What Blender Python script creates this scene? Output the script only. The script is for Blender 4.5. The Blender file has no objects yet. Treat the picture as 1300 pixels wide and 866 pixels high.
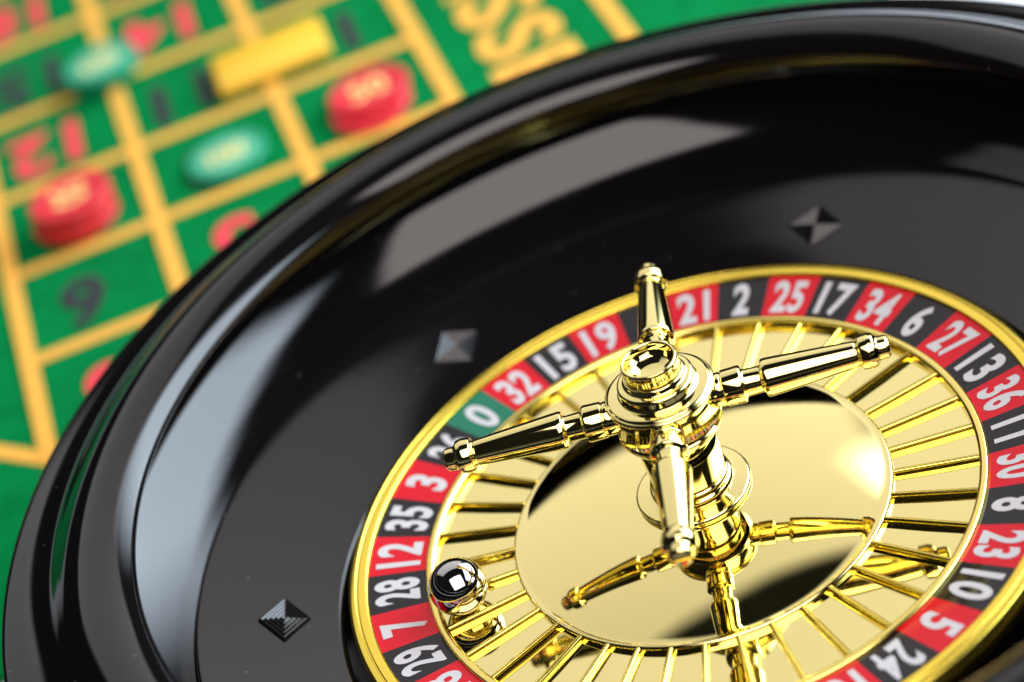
import bpy, bmesh, math, random
from mathutils import Vector, Matrix

# ------------------------------------------------------------------ scale
S = 0.064            # one unit below = outer radius of the number ring = 64 mm
R = math.radians
random.seed(7)
scene = bpy.context.scene
C = scene.collection

# ------------------------------------------------------------------ camera
cd = bpy.data.cameras.new('camera')
cam = bpy.data.objects.new('camera', cd); C.objects.link(cam)
cr = Vector((0.93949588, -0.15893582, -0.30345824))
cu = Vector((0.33896069, 0.55939424, 0.75642827))
cf = Vector((-0.04952925, 0.81352166, -0.57942158))
cpos = Vector((0, -5.36862755, 4.56910277)) * S
cam.matrix_world = Matrix(((cr.x, cu.x, -cf.x, cpos.x), (cr.y, cu.y, -cf.y, cpos.y),
                           (cr.z, cu.z, -cf.z, cpos.z), (0, 0, 0, 1)))
cd.sensor_width = 36.0
cd.lens = 3111.54 / 1300 * 36
cd.clip_start = 0.005; cd.clip_end = 50
cd.dof.use_dof = True
cd.dof.focus_distance = 6.86 * S
cd.dof.aperture_fstop = 8.6
cd.dof.aperture_blades = 0
scene.camera = cam

# ------------------------------------------------------------------ world (dark studio) and lamps
w = bpy.data.worlds.new('World'); scene.world = w; w.use_nodes = True
w.node_tree.nodes['Background'].inputs['Color'].default_value = (0.9, 0.95, 1.0, 1)
w.node_tree.nodes['Background'].inputs['Strength'].default_value = 0.012

def softbox(name, az, el, dist, wdeg, hdeg, radiance, color, roll=0.0, soft=0.08, grad=(0.0, 0.0)):
    """rectangular studio softbox; az from +y towards +x, aimed at the wheel"""
    ld = bpy.data.lights.new(name, 'AREA'); ld.shape = 'RECTANGLE'
    ld.size = 2 * dist * math.tan(R(wdeg / 2)); ld.size_y = 2 * dist * math.tan(R(hdeg / 2))
    ld.energy = radiance * math.pi * ld.size * ld.size_y
    ld.color = color
    # fabric front: bright in the middle, falling off towards its edges
    ld.use_nodes = True
    nt = ld.node_tree; em = nt.nodes['Emission']
    ge = nt.nodes.new('ShaderNodeNewGeometry'); sp = nt.nodes.new('ShaderNodeSeparateXYZ')
    nt.links.new(ge.outputs['Parametric'], sp.inputs[0])
    prod = None
    sf = soft if isinstance(soft, tuple) else (soft, soft)
    for ax in (0, 1):
        s1 = nt.nodes.new('ShaderNodeMath'); s1.operation = 'SUBTRACT'; s1.inputs[1].default_value = 0.5
        s2 = nt.nodes.new('ShaderNodeMath'); s2.operation = 'ABSOLUTE'
        mr = nt.nodes.new('ShaderNodeMapRange'); mr.interpolation_type = 'SMOOTHSTEP'
        mr.inputs['From Min'].default_value = 0.5 - sf[ax]; mr.inputs['From Max'].default_value = 0.5
        mr.inputs['To Min'].default_value = 1.0; mr.inputs['To Max'].default_value = 0.0
        nt.links.new(sp.outputs[ax], s1.inputs[0]); nt.links.new(s1.outputs[0], s2.inputs[0]); nt.links.new(s2.outputs[0], mr.inputs['Value'])
        if prod is None: prod = mr.outputs['Result']
        else:
            mu = nt.nodes.new('ShaderNodeMath'); mu.operation = 'MULTIPLY'
            nt.links.new(prod, mu.inputs[0]); nt.links.new(mr.outputs['Result'], mu.inputs[1]); prod = mu.outputs[0]
    for ax in (0, 1):      # lamp sits off-centre inside the box: one side is brighter
        if grad[ax]:
            ma = nt.nodes.new('ShaderNodeMath'); ma.operation = 'MULTIPLY_ADD'
            ma.inputs[1].default_value = grad[ax]; ma.inputs[2].default_value = 1 - grad[ax] / 2
            nt.links.new(sp.outputs[ax], ma.inputs[0])
            mu = nt.nodes.new('ShaderNodeMath'); mu.operation = 'MULTIPLY'
            nt.links.new(prod, mu.inputs[0]); nt.links.new(ma.outputs[0], mu.inputs[1]); prod = mu.outputs[0]
    nt.links.new(prod, em.inputs['Strength'])
    o = bpy.data.objects.new(name, ld); C.objects.link(o)
    d = Vector((math.sin(R(az)) * math.cos(R(el)), math.cos(R(az)) * math.cos(R(el)), math.sin(R(el))))
    o.location = d * dist
    z = d; x = Vector((0, 0, 1)).cross(z).normalized(); y = z.cross(x)
    m = Matrix(((x.x, y.x, z.x), (x.y, y.y, z.y), (x.z, y.z, z.z))).to_4x4()
    o.matrix_world = Matrix.Translation(o.location) @ m @ Matrix.Rotation(R(roll), 4, 'Z')
    return o

softbox('softbox_back', -12, 44.5, 1.3, 70, 48, 0.94, (1.0, 0.95, 0.95), 0, 0.10, (-0.45, -0.35))
softbox('softbox_window', 73, 29, 1.3, 84, 50, 10.8, (0.76, 0.88, 1.0), 0, (0.33, 0.18))
softbox('softbox_front', 168, 56, 1.3, 50, 52, 4.4, (1.0, 0.90, 0.88), 0, 0.08)

vs = scene.view_settings
vs.view_transform = 'Standard'; vs.look = 'None'; vs.exposure = 0.0; vs.gamma = 1.0
vs.use_curve_mapping = False
scene.render.engine = 'CYCLES'
cy = scene.cycles
cy.max_bounces = 10; cy.glossy_bounces = 8; cy.diffuse_bounces = 3
cy.caustics_reflective = True; cy.blur_glossy = 0.6
cy.sample_clamp_indirect = 6.0
cy.use_denoising = True

# ------------------------------------------------------------------ materials
def mat(name, color, rough=0.4, metal=0.0, ior=1.5, spec=0.5, coat=0.0, coat_rough=0.03):
    m = bpy.data.materials.new(name); m.use_nodes = True
    b = m.node_tree.nodes['Principled BSDF']
    b.inputs['Base Color'].default_value = (*color, 1)
    b.inputs['Roughness'].default_value = rough
    b.inputs['Metallic'].default_value = metal
    b.inputs['IOR'].default_value = ior
    b.inputs['Specular IOR Level'].default_value = spec
    b.inputs['Coat Weight'].default_value = coat
    b.inputs['Coat Roughness'].default_value = coat_rough
    return m

def nodes(m): return m.node_tree.nodes, m.node_tree.links, m.node_tree.nodes['Principled BSDF']

def rough_noise(m, lo, hi, scale, detail=4.0, thresh=(0.35, 0.75)):
    n, l, b = nodes(m)
    tc = n.new('ShaderNodeTexCoord'); no = n.new('ShaderNodeTexNoise'); mr = n.new('ShaderNodeMapRange')
    no.inputs['Scale'].default_value = scale; no.inputs['Detail'].default_value = detail
    mr.inputs['From Min'].default_value = thresh[0]; mr.inputs['From Max'].default_value = thresh[1]
    mr.inputs['To Min'].default_value = lo; mr.inputs['To Max'].default_value = hi
    l.new(tc.outputs['Object'], no.inputs['Vector']); l.new(no.outputs['Fac'], mr.inputs['Value'])
    l.new(mr.outputs['Result'], b.inputs['Roughness'])

def bump_noise(m, scale, dist, strength=0.3, detail=3.0):
    n, l, b = nodes(m)
    tc = n.new('ShaderNodeTexCoord'); no = n.new('ShaderNodeTexNoise'); bp = n.new('ShaderNodeBump')
    no.inputs['Scale'].default_value = scale; no.inputs['Detail'].default_value = detail
    bp.inputs['Strength'].default_value = strength; bp.inputs['Distance'].default_value = dist
    l.new(tc.outputs['Object'], no.inputs['Vector']); l.new(no.outputs['Fac'], bp.inputs['Height'])
    l.new(bp.outputs['Normal'], b.inputs['Normal'])

def mottle(m, c1, c2, scale, detail=4.0):
    n, l, b = nodes(m)
    tc = n.new('ShaderNodeTexCoord'); no = n.new('ShaderNodeTexNoise'); mx = n.new('ShaderNodeMix')
    mx.data_type = 'RGBA'
    no.inputs['Scale'].default_value = scale; no.inputs['Detail'].default_value = detail
    mx.inputs[6].default_value = (*c1, 1); mx.inputs[7].default_value = (*c2, 1)
    l.new(tc.outputs['Object'], no.inputs['Vector']); l.new(no.outputs['Fac'], mx.inputs[0])
    l.new(mx.outputs[2], b.inputs['Base Color'])

def dust(m, scale, size, keep, color):
    """sparse specks of dust lying on a polished surface"""
    n, l, b = nodes(m)
    tc = n.new('ShaderNodeTexCoord'); vo = n.new('ShaderNodeTexVoronoi'); vo.inputs['Scale'].default_value = scale
    lt = n.new('ShaderNodeMath'); lt.operation = 'LESS_THAN'; lt.inputs[1].default_value = size
    sp = n.new('ShaderNodeSeparateColor'); gt = n.new('ShaderNodeMath'); gt.operation = 'GREATER_THAN'; gt.inputs[1].default_value = 1 - keep
    mu = n.new('ShaderNodeMath'); mu.operation = 'MULTIPLY'
    l.new(tc.outputs['Object'], vo.inputs['Vector']); l.new(vo.outputs['Distance'], lt.inputs[0])
    l.new(vo.outputs['Color'], sp.inputs[0]); l.new(sp.outputs[0], gt.inputs[0])
    l.new(lt.outputs[0], mu.inputs[0]); l.new(gt.outputs[0], mu.inputs[1])
    d = n.new('ShaderNodeBsdfDiffuse'); d.inputs['Color'].default_value = (*color, 1)
    mx = n.new('ShaderNodeMixShader'); out = n['Material Output'] if 'Material Output' in n else [q for q in n if q.type == 'OUTPUT_MATERIAL'][0]
    l.new(mu.outputs[0], mx.inputs[0]); l.new(b.outputs[0], mx.inputs[1]); l.new(d.outputs[0], mx.inputs[2])
    l.new(mx.outputs[0], out.inputs['Surface'])

GOLD = (0.88, 0.765, 0.315)
M = {}
M['gold'] = mat('gold_chrome', GOLD, 0.035, 1.0); rough_noise(M['gold'], 0.02, 0.07, 260)
M['gold_plate'] = mat('gold_mirror', GOLD, 0.03, 1.0); rough_noise(M['gold_plate'], 0.015, 0.06, 120); bump_noise(M['gold_plate'], 55, 0.0012, 0.06, 1.0)
M['gold_satin'] = mat('gold_ring', (0.97, 0.73, 0.10), 0.20, 1.0)
M['gold_lip'] = mat('gold_lip', (0.92, 0.75, 0.21), 0.13, 1.0)
M['gold_fret'] = mat('gold_fret', (0.86, 0.68, 0.15), 0.09, 1.0)
M['steel'] = mat('steel_ball', (0.52, 0.50, 0.50), 0.03, 1.0)
M['black'] = mat('black_gloss_plastic', (0.0035, 0.003, 0.003), 0.06, 0.0, 1.50); rough_noise(M['black'], 0.05, 0.10, 40)
M['apron'] = mat('black_apron_plastic', (0.0045, 0.004, 0.0045), 0.09, 0.0, 1.56); rough_noise(M['apron'], 0.06, 0.10, 60)
for k_ in ('black', 'apron', 'gold_plate'): dust(M[k_], 420, 0.045, 0.16, (0.30, 0.29, 0.28) if k_ != 'gold_plate' else (0.42, 0.36, 0.2))
M['red_cell'] = mat('red_sticker', (0.52, 0.002, 0.012), 0.09, 0.0, 1.45, 0.33)
M['black_cell'] = mat('black_sticker', (0.006, 0.005, 0.007), 0.09, 0.0, 1.45, 0.42)
M['green_cell'] = mat('green_sticker', (0.002, 0.13, 0.07), 0.10, 0.0, 1.45)
M['white_print'] = mat('white_print', (0.50, 0.485, 0.495), 0.25, 0.0, 1.45)
M['felt'] = mat('green_felt', (0.0, 0.30, 0.10), 0.95, spec=0.05)
mottle(M['felt'], (0.0, 0.105, 0.022), (0.0, 0.225, 0.055), 120); bump_noise(M['felt'], 2600, 0.0003, 0.5)
M['felt_yellow'] = mat('yellow_felt_print', (0.80, 0.40, 0.065), 0.9, spec=0.15); bump_noise(M['felt_yellow'], 2600, 0.0003, 0.5)
M['felt_red'] = mat('red_felt_print', (0.75, 0.055, 0.075), 0.9, spec=0.15)
M['felt_black'] = mat('black_felt_print', (0.035, 0.035, 0.04), 0.9, spec=0.15)
M['table'] = mat('white_table', (0.78, 0.80, 0.83), 0.35)
M['chip_red'] = mat('red_chip_plastic', (0.62, 0.012, 0.025), 0.32, 0.0, 1.6)
M['chip_teal'] = mat('teal_chip_plastic', (0.0, 0.27, 0.13), 0.30, 0.0, 1.6)
M['inlay'] = mat('pale_mint_inlay', (0.11, 0.42, 0.25), 0.35)
M['chip_yellow'] = mat('yellow_plaque_plastic', (0.84, 0.47, 0.03), 0.3)
M['chip_print'] = mat('pale_yellow_chip_print', (0.85, 0.62, 0.20), 0.35)

# ------------------------------------------------------------------ mesh helpers
def new_obj(name, me, m, parent=None):
    o = bpy.data.objects.new(name, me); C.objects.link(o)
    if m is not None and not me.materials: me.materials.append(m)
    if parent is not None: o.parent = parent
    return o

def tag(o, label=None, cat=None, group=None, kind=None):
    if label: o['label'] = label
    if cat: o['category'] = cat
    if group: o['group'] = group
    if kind: o['kind'] = kind
    return o

def empty(name, loc, label, cat, group=None):
    o = bpy.data.objects.new(name, None); C.objects.link(o)
    o.location = Vector(loc) * S; o.empty_display_size = 0.01
    return tag(o, label, cat, group)

def mesh(name, verts, faces, smooth=True, sharp=30, recalc=True):
    me = bpy.data.meshes.new(name)
    me.from_pydata([tuple(c * S for c in v) for v in verts], [], faces)
    if recalc:
        bm = bmesh.new(); bm.from_mesh(me)
        bmesh.ops.recalc_face_normals(bm, faces=bm.faces); bm.to_mesh(me); bm.free()
    me.polygons.foreach_set('use_smooth', [smooth] * len(me.polygons))
    if smooth and sharp: me.set_sharp_from_angle(angle=R(sharp))
    me.update()
    return me

def round_profile(pts, rad=0.004, n=3):
    """replace inner corners of an (r,z) polyline by small arcs"""
    out = [pts[0]]
    for i in range(1, len(pts) - 1):
        p0, p1, p2 = (Vector(p) for p in pts[i - 1:i + 2])
        a = (p0 - p1); b = (p2 - p1)
        if a.length < 1e-6 or b.length < 1e-6: continue
        if a.angle(b) > R(168): out.append(tuple(p1)); continue
        d = min(rad, a.length * 0.42, b.length * 0.42)
        s = p1 + a.normalized() * d; e = p1 + b.normalized() * d
        for k in range(n + 1):
            t = k / n
            out.append(tuple(s * (1 - t) ** 2 + p1 * 2 * t * (1 - t) + e * t * t))
    out.append(pts[-1])
    return out

def spline(pts, n=6):
    out = []
    P = [Vector(p) for p in pts]
    for i in range(len(P) - 1):
        p0 = P[max(i - 1, 0)]; p1 = P[i]; p2 = P[i + 1]; p3 = P[min(i + 2, len(P) - 1)]
        for k in range(n):
            t = k / n
            v = 0.5 * ((2 * p1) + (p2 - p0) * t + (2 * p0 - 5 * p1 + 4 * p2 - p3) * t * t + (-p0 + 3 * p1 - 3 * p2 + p3) * t ** 3)
            out.append(tuple(v))
    out.append(tuple(P[-1]))
    return out

def lathe(name, prof, segs=192, sharp=30, closed=False, rmod=None):
    verts, faces, idx = [], [], []
    for (r, z) in prof:
        if abs(r) < 1e-7:
            idx.append([len(verts)] * segs); verts.append((0, 0, z)); continue
        row = []
        for k in range(segs):
            a = 2 * math.pi * k / segs
            rr = r if rmod is None else rmod(r, z, a)
            row.append(len(verts)); verts.append((rr * math.cos(a), rr * math.sin(a), z))
        idx.append(row)
    pairs = list(zip(idx[:-1], idx[1:]))
    if closed: pairs.append((idx[-1], idx[0]))
    for r0, r1 in pairs:
        for k in range(segs):
            k2 = (k + 1) % segs
            f = []
            for v in (r0[k], r0[k2], r1[k2], r1[k]):
                if v not in f: f.append(v)
            if len(f) >= 3: faces.append(f)
    return mesh(name, verts, faces, True, sharp)

def box_mesh(name, sx, sy, sz, bev=0.0, seg=2):
    """box with base at z = 0, centred in x and y"""
    bm = bmesh.new()
    bmesh.ops.create_cube(bm, size=1)
    for v in bm.verts: v.co = Vector((v.co.x * sx, v.co.y * sy, (v.co.z + 0.5) * sz)) * S
    if bev: bmesh.ops.bevel(bm, geom=bm.edges[:], offset=bev * S, segments=seg, affect='EDGES', profile=0.5)
    me = bpy.data.meshes.new(name); bm.to_mesh(me); bm.free()
    me.polygons.foreach_set('use_smooth', [True] * len(me.polygons)); me.set_sharp_from_angle(angle=R(40))
    return me

_dg = {}
def text_geom(body, offset=0.02, spacing=1.0):
    key = (body, offset, spacing)
    if key in _dg: return _dg[key]
    cu_ = bpy.data.curves.new('text_source', 'FONT'); cu_.body = body; cu_.size = 1
    cu_.offset = offset; cu_.space_character = spacing; cu_.resolution_u = 6
    o = bpy.data.objects.new('text_source', cu_); C.objects.link(o)
    dg = bpy.context.evaluated_depsgraph_get(); dg.update()
    me = bpy.data.meshes.new_from_object(o.evaluated_get(dg))
    V = [tuple(v.co) for v in me.vertices]; F = [tuple(p.vertices) for p in me.polygons]
    bpy.data.objects.remove(o); bpy.data.curves.remove(cu_); bpy.data.meshes.remove(me)
    x0 = min(v[0] for v in V); x1 = max(v[0] for v in V); y0 = min(v[1] for v in V); y1 = max(v[1] for v in V)
    V = [((v[0] - (x0 + x1) / 2) / (y1 - y0), (v[1] - (y0 + y1) / 2) / (y1 - y0)) for v in V]
    _dg[key] = (V, F, (x1 - x0) / (y1 - y0))
    return _dg[key]

# ------------------------------------------------------------------ table and felt layout (the setting)
FZ = -0.45
tb = new_obj('table', box_mesh('table', 40, 24, 0.4, 0.02), M['table'])
tb.location = Vector((0, 6, FZ - 0.035 - 0.4)) * S
tag(tb, kind='structure')

LX = [-2.37, -1.715, -1.055, -0.40, 0.365]      # long lines, x at y = 3.5
MY = [6.78, 6.10, 5.42, 4.70, 4.01, 3.365, 2.70, 2.03]   # cross lines, y at x = -1
LS, MS = -0.123, 0.055
def grid(lx, my):
    """crossing point of a long line and a cross line"""
    # x = lx + LS*(y-3.5) ; y = my + MS*(x+1)
    y = (my + MS * (lx + 1 - 3.5 * LS)) / (1 - MS * LS)
    return Vector((lx + LS * (y - 3.5), y))
a0 = math.atan(MS)
# the cloth itself, gently uneven
nx, ny = 70, 60
fv, ff = [], []
fx0, fx1, fy0, fy1 = -7.0, 1.32, 1.02, 9.0
def felt_z(x, y): return FZ
for j in range(ny + 1):
    for i in range(nx + 1):
        x = fx0 + (fx1 - fx0) * i / nx; y = fy0 + (fy1 - fy0) * j / ny
        xs = x + LS * (y - 3.5); ys = y + MS * x
        fv.append((xs, ys, FZ))
for j in range(ny):
    for i in range(nx):
        k = j * (nx + 1) + i
        ff.append((k, k + 1, k + nx + 2, k + nx + 1))
n0 = len(fv)
rim = [i for i in range(nx + 1)] + [j * (nx + 1) + nx for j in range(1, ny + 1)] + \
      [ny * (nx + 1) + i for i in range(nx - 1, -1, -1)] + [j * (nx + 1) for j in range(ny - 1, 0, -1)]
for k in rim: fv.append((fv[k][0], fv[k][1], FZ - 0.03))
for q in range(len(rim)):
    q2 = (q + 1) % len(rim)
    ff.append((rim[q], rim[q2], n0 + q2, n0 + q))
felt = new_obj('betting_felt', mesh('betting_felt', fv, ff, False), M['felt'])
tag(felt, kind='structure')

LW = 0.070
def strip(p, q, width=LW, z=FZ + 0.006, name='printed_line'):
    p = Vector(p); q = Vector(q); d = (q - p).normalized(); n = Vector((-d.y, d.x)) * width / 2
    vs_ = [p - n, q - n, q + n, p + n]
    me = mesh(name, [(v.x, v.y, z) for v in vs_], [(0, 1, 2, 3)], False, recalc=False)
    return new_obj(name, me, M['felt_yellow'], felt)
ext = Vector((-LS, 1)).normalized()
for i, lx in enumerate(LX):
    strip(grid(lx, MY[-1]), grid(lx, 8.6), z=FZ + 0.008)
for j, my in enumerate(MY):
    if j < 7:
        for i in range(3):
            a_ = grid(LX[i], my); b_ = grid(LX[i + 1], my); d = (b_ - a_).normalized() * (LW / 2 + 0.001)
            strip(a_ + d, b_ - d)
strip(grid(LX[0], MY[-1]) + Vector((0.02, -0.02)), grid(LX[0], MY[-1]) + Vector((-1.5, 1.20)), LW, FZ + 0.004)

def flat_text(name, body, centre, ang, height, condense, m, parent, z, offset=0.03, spacing=1.0):
    V, F, asp = text_geom(body, offset, spacing)
    c, s = math.cos(ang), math.sin(ang)
    vs_ = []
    for (x, y) in V:
        X = x * height * condense; Y = y * height
        vs_.append((centre[0] + X * c - Y * s, centre[1] + X * s + Y * c, z))
    return new_obj(name, mesh(name, vs_, F, False, recalc=False), m, parent)

RED = {1, 3, 5, 7, 9, 12, 14, 16, 18, 19, 21, 23, 25, 27, 30, 32, 34, 36}
for row in range(6):                              # rows counted away from the zero
    for col in range(3):
        num = 3 * row + 3 - col
        my1, my0 = MY[7 - row], MY[6 - row]
        c = (grid(LX[col], my0) + grid(LX[col + 1], my0) + grid(LX[col], my1) + grid(LX[col + 1], my1)) / 4
        flat_text('printed_number', str(num), c + Vector((-0.05, -0.055)), math.pi + R(5), 0.37, 0.80,
                  M['felt_red'] if num in RED else M['felt_black'], felt, FZ + 0.006, 0.035, 1.05)
for k, ch in enumerate('PASSE'):
    d_ = (3 - k) * 0.33
    flat_text('printed_letter', ch, (-0.05 - 0.122 * d_, 3.735 + 0.993 * d_), R(-83), 0.375, 0.285 / 0.375 / text_geom(ch, 0.035)[2], M['felt_yellow'], felt, FZ + 0.006, 0.035)

# ------------------------------------------------------------------ bowl
bowl = empty('roulette_bowl', (0, 0, FZ), 'glossy black plastic roulette bowl with thick rounded rim standing on the felt', 'bowl')
def part(name, me, m, parent, z=None):
    o = new_obj(name, me, m, parent)
    return o
def in_bowl(o): o.location = Vector((0, 0, -FZ)) * S; return o

shell_prof = spline([
    (1.498, 0.046), (1.530, 0.064), (1.575, 0.091), (1.625, 0.127), (1.676, 0.174), (1.718, 0.230), (1.742, 0.296), (1.744, 0.350),
    (1.724, 0.398), (1.680, 0.425), (1.620, 0.439), (1.570, 0.447), (1.544, 0.452), (1.532, 0.461), (1.533, 0.474), (1.544, 0.489),
    (1.568, 0.508), (1.600, 0.523), (1.640, 0.530), (1.680, 0.524), (1.722, 0.503), (1.764, 0.472), (1.805, 0.441), (1.845, 0.421), (1.888, 0.408),
    (1.930, 0.402), (1.958, 0.397), (1.971, 0.385), (1.966, 0.368), (1.950, 0.358), (1.90, 0.34)], 5)
shell_prof += [(1.80, 0.25), (1.68, 0.02), (1.56, -0.25), (1.50, -0.40), (1.46, -0.44), (0, -0.44), ]
in_bowl(part('shell', lathe('bowl_shell', shell_prof, 256, 40), M['black'], bowl))
apron_prof = round_profile([(1.098, -0.13), (1.100, -0.066), (1.110, -0.058), (1.23, -0.016), (1.36, 0.029), (1.47, 0.068), (1.494, 0.078), (1.506, 0.082), (1.512, 0.070)], 0.006)
in_bowl(part('apron', lathe('bowl_apron', apron_prof, 256, 40), M['apron'], bowl))
in_bowl(part('well', lathe('bowl_well', [(1.100, -0.115), (1.12, -0.14), (1.12, -0.30), (0, -0.30)], 128), M['black'], bowl))

def deflector_mesh():
    """stepped square pyramid, five terraces, corners on x and y"""
    V, F = [], []
    rx, ry, base, steps, H = 0.078, 0.094, -0.012, 5, 0.040
    rings = [(1.0, base), (0.985, 0.003)]
    for k in range(steps):
        s1 = 0.985 - k * 0.195; z1 = 0.003 + 0.0008 * k
        rings += [(s1 - 0.085, z1 + 0.0040), (s1 - 0.100, z1 + 0.0040), (s1 - 0.182, z1 + 0.0004), (s1 - 0.194, z1 + 0.0008)]
    prev = None
    for (s0, z) in rings:
        cur = []
        for (cx, cy_) in ((1, 0), (0, 1), (-1, 0), (0, -1)):
            cur.append(len(V)); V.append((cx * rx * s0, cy_ * ry * s0, z))
        if prev:
            for q in range(4): F.append((prev[q], prev[(q + 1) % 4], cur[(q + 1) % 4], cur[q]))
        prev = cur
    F.append(tuple(prev))
    return mesh('deflector', V, F, False)
dm = deflector_mesh()
for k in range(6):
    a = R(174.7 - 57.9 * k)
    o = new_obj('deflector', dm, M['black'], bowl)
    o.location = Vector((1.262 * math.cos(a), 1.262 * math.sin(a), -0.002 - FZ)) * S
    o.rotation_euler = (0, -R(19.3), a)
    o.rotation_mode = 'XYZ'

# ------------------------------------------------------------------ rotor
rotor = empty('roulette_rotor', (0, 0, -0.09), 'gold roulette rotor with red and black number ring and four-armed turret', 'roulette wheel')
def in_rotor(o): o.location = Vector((0, 0, 0.09)) * S; return o
in_rotor(part('outer_ring', lathe('outer_ring', round_profile([(1.0005, -0.03), (1.001, 0.008), (1.006, 0.012), (1.029, 0.0145), (1.032, 0.0115), (1.035, 0.0115), (1.038, 0.0145), (1.053, 0.0125), (1.060, 0.006), (1.061, -0.06)], 0.0025), 256, 50), M['gold_satin'], rotor))
in_rotor(part('inner_ring', lathe('inner_ring', round_profile([(0.8295, -0.035), (0.829, -0.015), (0.824, -0.0105), (0.810, -0.0105), (0.806, -0.0135), (0.802, -0.017), (0.799, -0.060)], 0.003), 256, 50), M['gold_lip'], rotor))
FLOOR = -0.038
in_rotor(part('pocket_floor', lathe('pocket_floor', [(0.556, FLOOR), (0.68, FLOOR - 0.001), (0.802, FLOOR)], 192, 50), M['gold_plate'], rotor))
dome = [(0.0, 0.049)] + [(r_ / 40 * 0.54, 0.049 - 0.228 * (r_ / 40 * 0.54) ** 2) for r_ in range(1, 41)]
dome += round_profile([(0.545, -0.0182), (0.551, -0.0175), (0.557, -0.019), (0.561, -0.024), (0.562, -0.062)], 0.003)
in_rotor(part('dome_plate', lathe('dome_plate', dome, 256, 40), M['gold_plate'], rotor))
in_rotor(part('underside', lathe('underside', [(1.0605, -0.058), (1.03, -0.088), (0, -0.088)], 128), M['black'], rotor))

N = 37
STEP = 2 * math.pi / N
PH0 = 2.20894696
ORDER = [0, 32, 15, 19, 4, 21, 2, 25, 17, 34, 6, 27, 13, 36, 11, 30, 8, 23, 10, 5, 24, 16, 33, 1, 20, 14, 31, 9, 22, 18, 29, 7, 28, 12, 35, 3, 26]
RI, RO = 0.8297, 1.0003
def cone_z(r): return -0.022 + (r - 0.831) / 0.169 * 0.022
def cell_mesh():
    V, F = [], []
    n = 8
    for k in range(n + 1):
        a = (k / n - 0.5) * STEP
        for (r, z) in ((RI, cone_z(RI) - 0.012), (RI, cone_z(RI)), (RO, cone_z(RO)), (RO, cone_z(RO) - 0.012)):
            V.append((r * math.cos(a), r * math.sin(a), z))
    for k in range(n):
        b = 4 * k
        for q in range(3): F.append((b + q, b + q + 1, b + q + 5, b + q + 4))
    F.append((0, 1, 2, 3)); F.append((4 * n, 4 * n + 1, 4 * n + 2, 4 * n + 3))
    return mesh('number_cell', V, F, True, 30)
cm = {c: None for c in ('red_cell', 'black_cell', 'green_cell')}
for c in cm: cm[c] = cell_mesh(); cm[c].materials.append(M[c])
for i, num in enumerate(ORDER):
    th = PH0 - i * STEP
    key = 'green_cell' if num == 0 else ('red_cell' if num in RED else 'black_cell')
    cell = new_obj('number_cell', cm[key], None, rotor)
    cell.location = Vector((0, 0, 0.09)) * S; cell.rotation_euler = (0, 0, th)
    if num == 0: cell['label'] = 'green number cell with white zero'
    body = str(num)
    V, F, asp = text_geom(body, 0.034, 1.08)
    h = 0.134
    wd = 0.103 if len(body) == 2 else 0.054
    if body == '0': wd = 0.062
    if body in ('11', '1'): wd *= 0.8
    if body == '7': wd = 0.058
    vs_ = []
    for (x, y) in V:
        X = x / asp * wd; r = 0.916 + y * h
        a = -X / 0.905
        vs_.append((r * math.cos(a), r * math.sin(a), cone_z(r) + 0.0012))
    nm = new_obj('numeral', mesh('numeral', vs_, F, False, recalc=False), M['white_print'], cell)

def fret_mesh():
    V, F = [], []
    prof = [(-0.0086, FLOOR - 0.004), (-0.0086, -0.0270)]
    for k in range(0, 9):
        t = math.pi * (1 - k / 8)
        prof.append((0.0082 * math.cos(t), -0.0255 + 0.0075 * math.sin(t)))
    prof += [(0.0086, -0.0270), (0.0086, FLOOR - 0.004)]
    for r in (0.559, 0.801):
        for (y, z) in prof: V.append((r, y, z))
    n = len(prof)
    for q in range(n - 1): F.append((q, q + 1, n + q + 1, n + q))
    F.append(tuple(range(n))); F.append(tuple(range(n, 2 * n)))
    return mesh('fret', V, F, True, 25)
fm = fret_mesh(); fm.materials.append(M['gold_fret'])
for i in range(N):
    o = new_obj('fret', fm, None, rotor)
    o.location = Vector((0, 0, 0.09)) * S; o.rotation_euler = (0, 0, PH0 - (i + 0.5) * STEP)

# turret: column, hub, cap and four turned arms
col_prof = round_profile([(0.0, 0.262), (0.112, 0.262), (0.114, 0.20), (0.108, 0.12), (0.108, 0.112), (0.114, 0.108), (0.116, 0.096), (0.112, 0.092), (0.120, 0.088), (0.123, 0.074), (0.120, 0.068),
                          (0.150, 0.064), (0.164, 0.062), (0.169, 0.056), (0.169, 0.048), (0.162, 0.042), (0.150, 0.038)], 0.004)
turret = in_rotor(part('turret_column', lathe('turret_column', col_prof, 128, 38), M['gold'], rotor))
hub_prof = round_profile([(0.100, 0.256), (0.112, 0.258), (0.132, 0.272), (0.146, 0.290), (0.151, 0.302), (0.150, 0.308), (0.145, 0.311), (0.142, 0.330), (0.139, 0.360), (0.141, 0.390), (0.143, 0.402),
                          (0.150, 0.405), (0.157, 0.411), (0.158, 0.419), (0.154, 0.4245), (0.149, 0.4255), (0.147, 0.430), (0.142, 0.4325), (0.116, 0.434), (0.112, 0.437), (0.110, 0.462), (0.105, 0.468), (0.092, 0.470), (0.089, 0.473), (0.088, 0.482), (0.084, 0.487), (0.070, 0.480)], 0.004)
part('turret_hub', lathe('turret_hub', hub_prof, 128, 38), M['gold'], turret)
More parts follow.
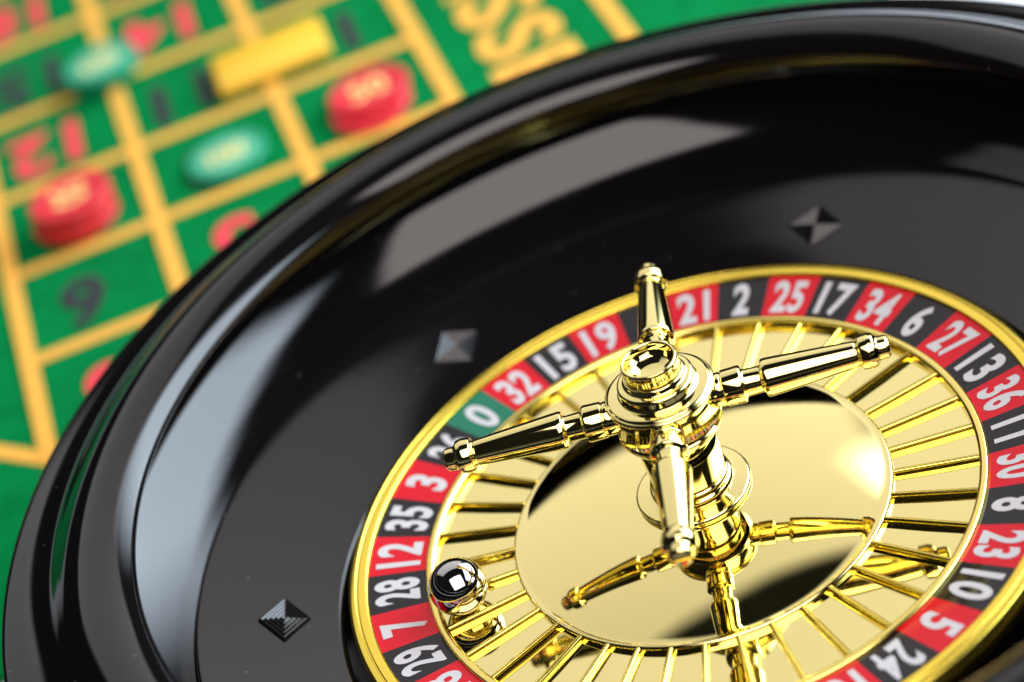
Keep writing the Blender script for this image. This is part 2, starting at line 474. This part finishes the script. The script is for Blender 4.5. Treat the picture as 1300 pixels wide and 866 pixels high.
part('turret_cap', lathe('turret_cap', round_profile([(0.070, 0.488), (0.081, 0.489), (0.081, 0.494)], 0.002) +
     [(0.0775, 0.4945), (0.0775, 0.514)] +
     round_profile([(0.0805, 0.5145), (0.0815, 0.527), (0.0785, 0.5335), (0.073, 0.534), (0.0695, 0.530), (0.066, 0.514), (0.056, 0.499), (0.036, 0.488), (0.016, 0.4845), (0.0, 0.484)], 0.003), 128, 38), M['gold'], turret)
def kn(r, z, a): return r + (0.0014 if (int(a / (2 * math.pi) * 240 + 1e-6) % 4) < 2 else 0.0)
part('knurled_band', lathe('knurled_band', [(0.0772, 0.4955), (0.0788, 0.4965), (0.0788, 0.512), (0.0772, 0.513)], 240, 20, rmod=kn), M['gold'], turret)
s0, Ls = 0.128, 0.512
arm_rel = [(0.0, 0.040), (0.005, 0.045), (0.075, 0.047), (0.082, 0.044), (0.088, 0.049), (0.185, 0.0505), (0.195, 0.048), (0.203, 0.037), (0.295, 0.0355), (0.303, 0.038), (0.310, 0.050), (0.330, 0.0515),
           (0.42, 0.0490), (0.815, 0.0355), (0.822, 0.033), (0.832, 0.035), (0.840, 0.0455), (0.890, 0.0475), (0.918, 0.0445), (0.934, 0.0330), (0.944, 0.0315), (0.985, 0.0310), (1.0, 0.025), (1.002, 0.0)]
arm_prof = round_profile([(r_ * 1.06, s0 + t * Ls) for (t, r_) in arm_rel], 0.003)
arm_me = lathe('arm', arm_prof, 64, 38); arm_me.materials.append(M['gold'])
for k in range(4):
    th = R(171.65) - k * math.pi / 2
    o = new_obj('arm', arm_me, None, turret)
    o.rotation_euler = (0, math.pi / 2, th)
    o.location = Vector((0, 0, 0.368)) * S

# ------------------------------------------------------------------ ball
bth = PH0 - 31.0 * STEP
bm = bmesh.new(); bmesh.ops.create_uvsphere(bm, u_segments=64, v_segments=40, radius=0.0848 * S)
me = bpy.data.meshes.new('ball'); bm.to_mesh(me); bm.free()
me.polygons.foreach_set('use_smooth', [True] * len(me.polygons))
ball = new_obj('roulette_ball', me, M['steel'])
ball.location = Vector((0.729 * math.cos(bth), 0.729 * math.sin(bth), 0.0475)) * S
tag(ball, 'small shiny steel ball lying in the gold pocket beside red 7', 'ball')

# ------------------------------------------------------------------ chips
CT, CR = 0.030, 0.178
chip_prof = round_profile([(0.0, 0.0), (CR - 0.004, 0.0), (CR, 0.005), (CR, CT - 0.005), (CR - 0.005, CT), (CR - 0.034, CT), (CR - 0.037, CT - 0.003), (0.0, CT - 0.003)], 0.003)
chip_me = {}
for c in ('chip_red', 'chip_teal'):
    chip_me[c] = lathe('chip', chip_prof, 64, 40); chip_me[c].materials.append(M[c])
inlay_me = lathe('inlay', [(0.0, CT - 0.0024), (0.128, CT - 0.0024), (0.130, CT - 0.003)], 48, 40); inlay_me.materials.append(M['inlay'])
def chip(c, x, y, level, rot, label, body=None, group=None):
    root = empty('betting_chip', (x, y, FZ + 0.0085 + level * (CT + 0.0004)), label, 'chip', group)
    root.rotation_euler = (0, 0, rot)
    new_obj('disc', chip_me[c], None, root)
    if body and c == 'chip_teal':
        new_obj('inlay', inlay_me, None, root)
    if body:
        flat_text('chip_number', body, (0, 0), 0.0, 0.15 if len(body) < 3 else 0.11, 0.85, M['chip_print'], root, CT - 0.0015, 0.02)
    return root
st9 = [(-2.035, 3.535), (-2.045, 3.52), (-2.03, 3.515), (-2.025, 3.525), (-2.02, 3.51)]
nm9 = ['bottom red chip of the tall red stack beside the long yellow line', 'second red chip from the felt in the tall red stack', 'middle red chip of the five in the tall red stack',
       'red chip just below the top of the tall red stack', 'top red chip of the tall stack, pale yellow number on it']
for k, (x, y) in enumerate(st9):
    chip('chip_red', x, y, k, R(6 + 40 * ((k * 7) % 5)) if k < 4 else R(-80), nm9[k], '50' if k == 4 else None, 'chips in the tall red stack')
chip('chip_teal', -1.365, 3.60, 0, R(4), 'single flat teal chip with pale yellow number, alone in its box', '100')
for k, (x, y, lb) in enumerate([(-0.725, 3.57, 'lower red chip of the pair near the bowl rim, half covered'), (-0.715, 3.65, 'upper red chip of the pair near the bowl rim, pale yellow number')]):
    chip('chip_red', x, y, k, R(10 * k), lb, '50' if k == 1 else None, 'pair of red chips near the rim')
for k, (x, y, lb) in enumerate([(-1.905, 4.73, 'bottom teal chip of the teal stack on a line crossing'), (-1.885, 4.715, 'middle teal chip of the teal stack on a line crossing'),
                                (-1.885, 4.70, 'top teal chip of the teal stack on a line crossing')]):
    chip('chip_teal', x, y, k, R(10 * k), lb, '100' if k == 2 else None, 'chips in the teal stack')
pl = new_obj('betting_plaque', box_mesh('plaque', 0.52, 0.335, 0.062, 0.022, 3), M['chip_yellow'])
pl.location = Vector((-1.11, 4.27, FZ + 0.0085)) * S; pl.rotation_euler = (0, 0, R(5))
tag(pl, 'yellow rectangular plaque with rounded edges lying across a yellow line', 'plaque')
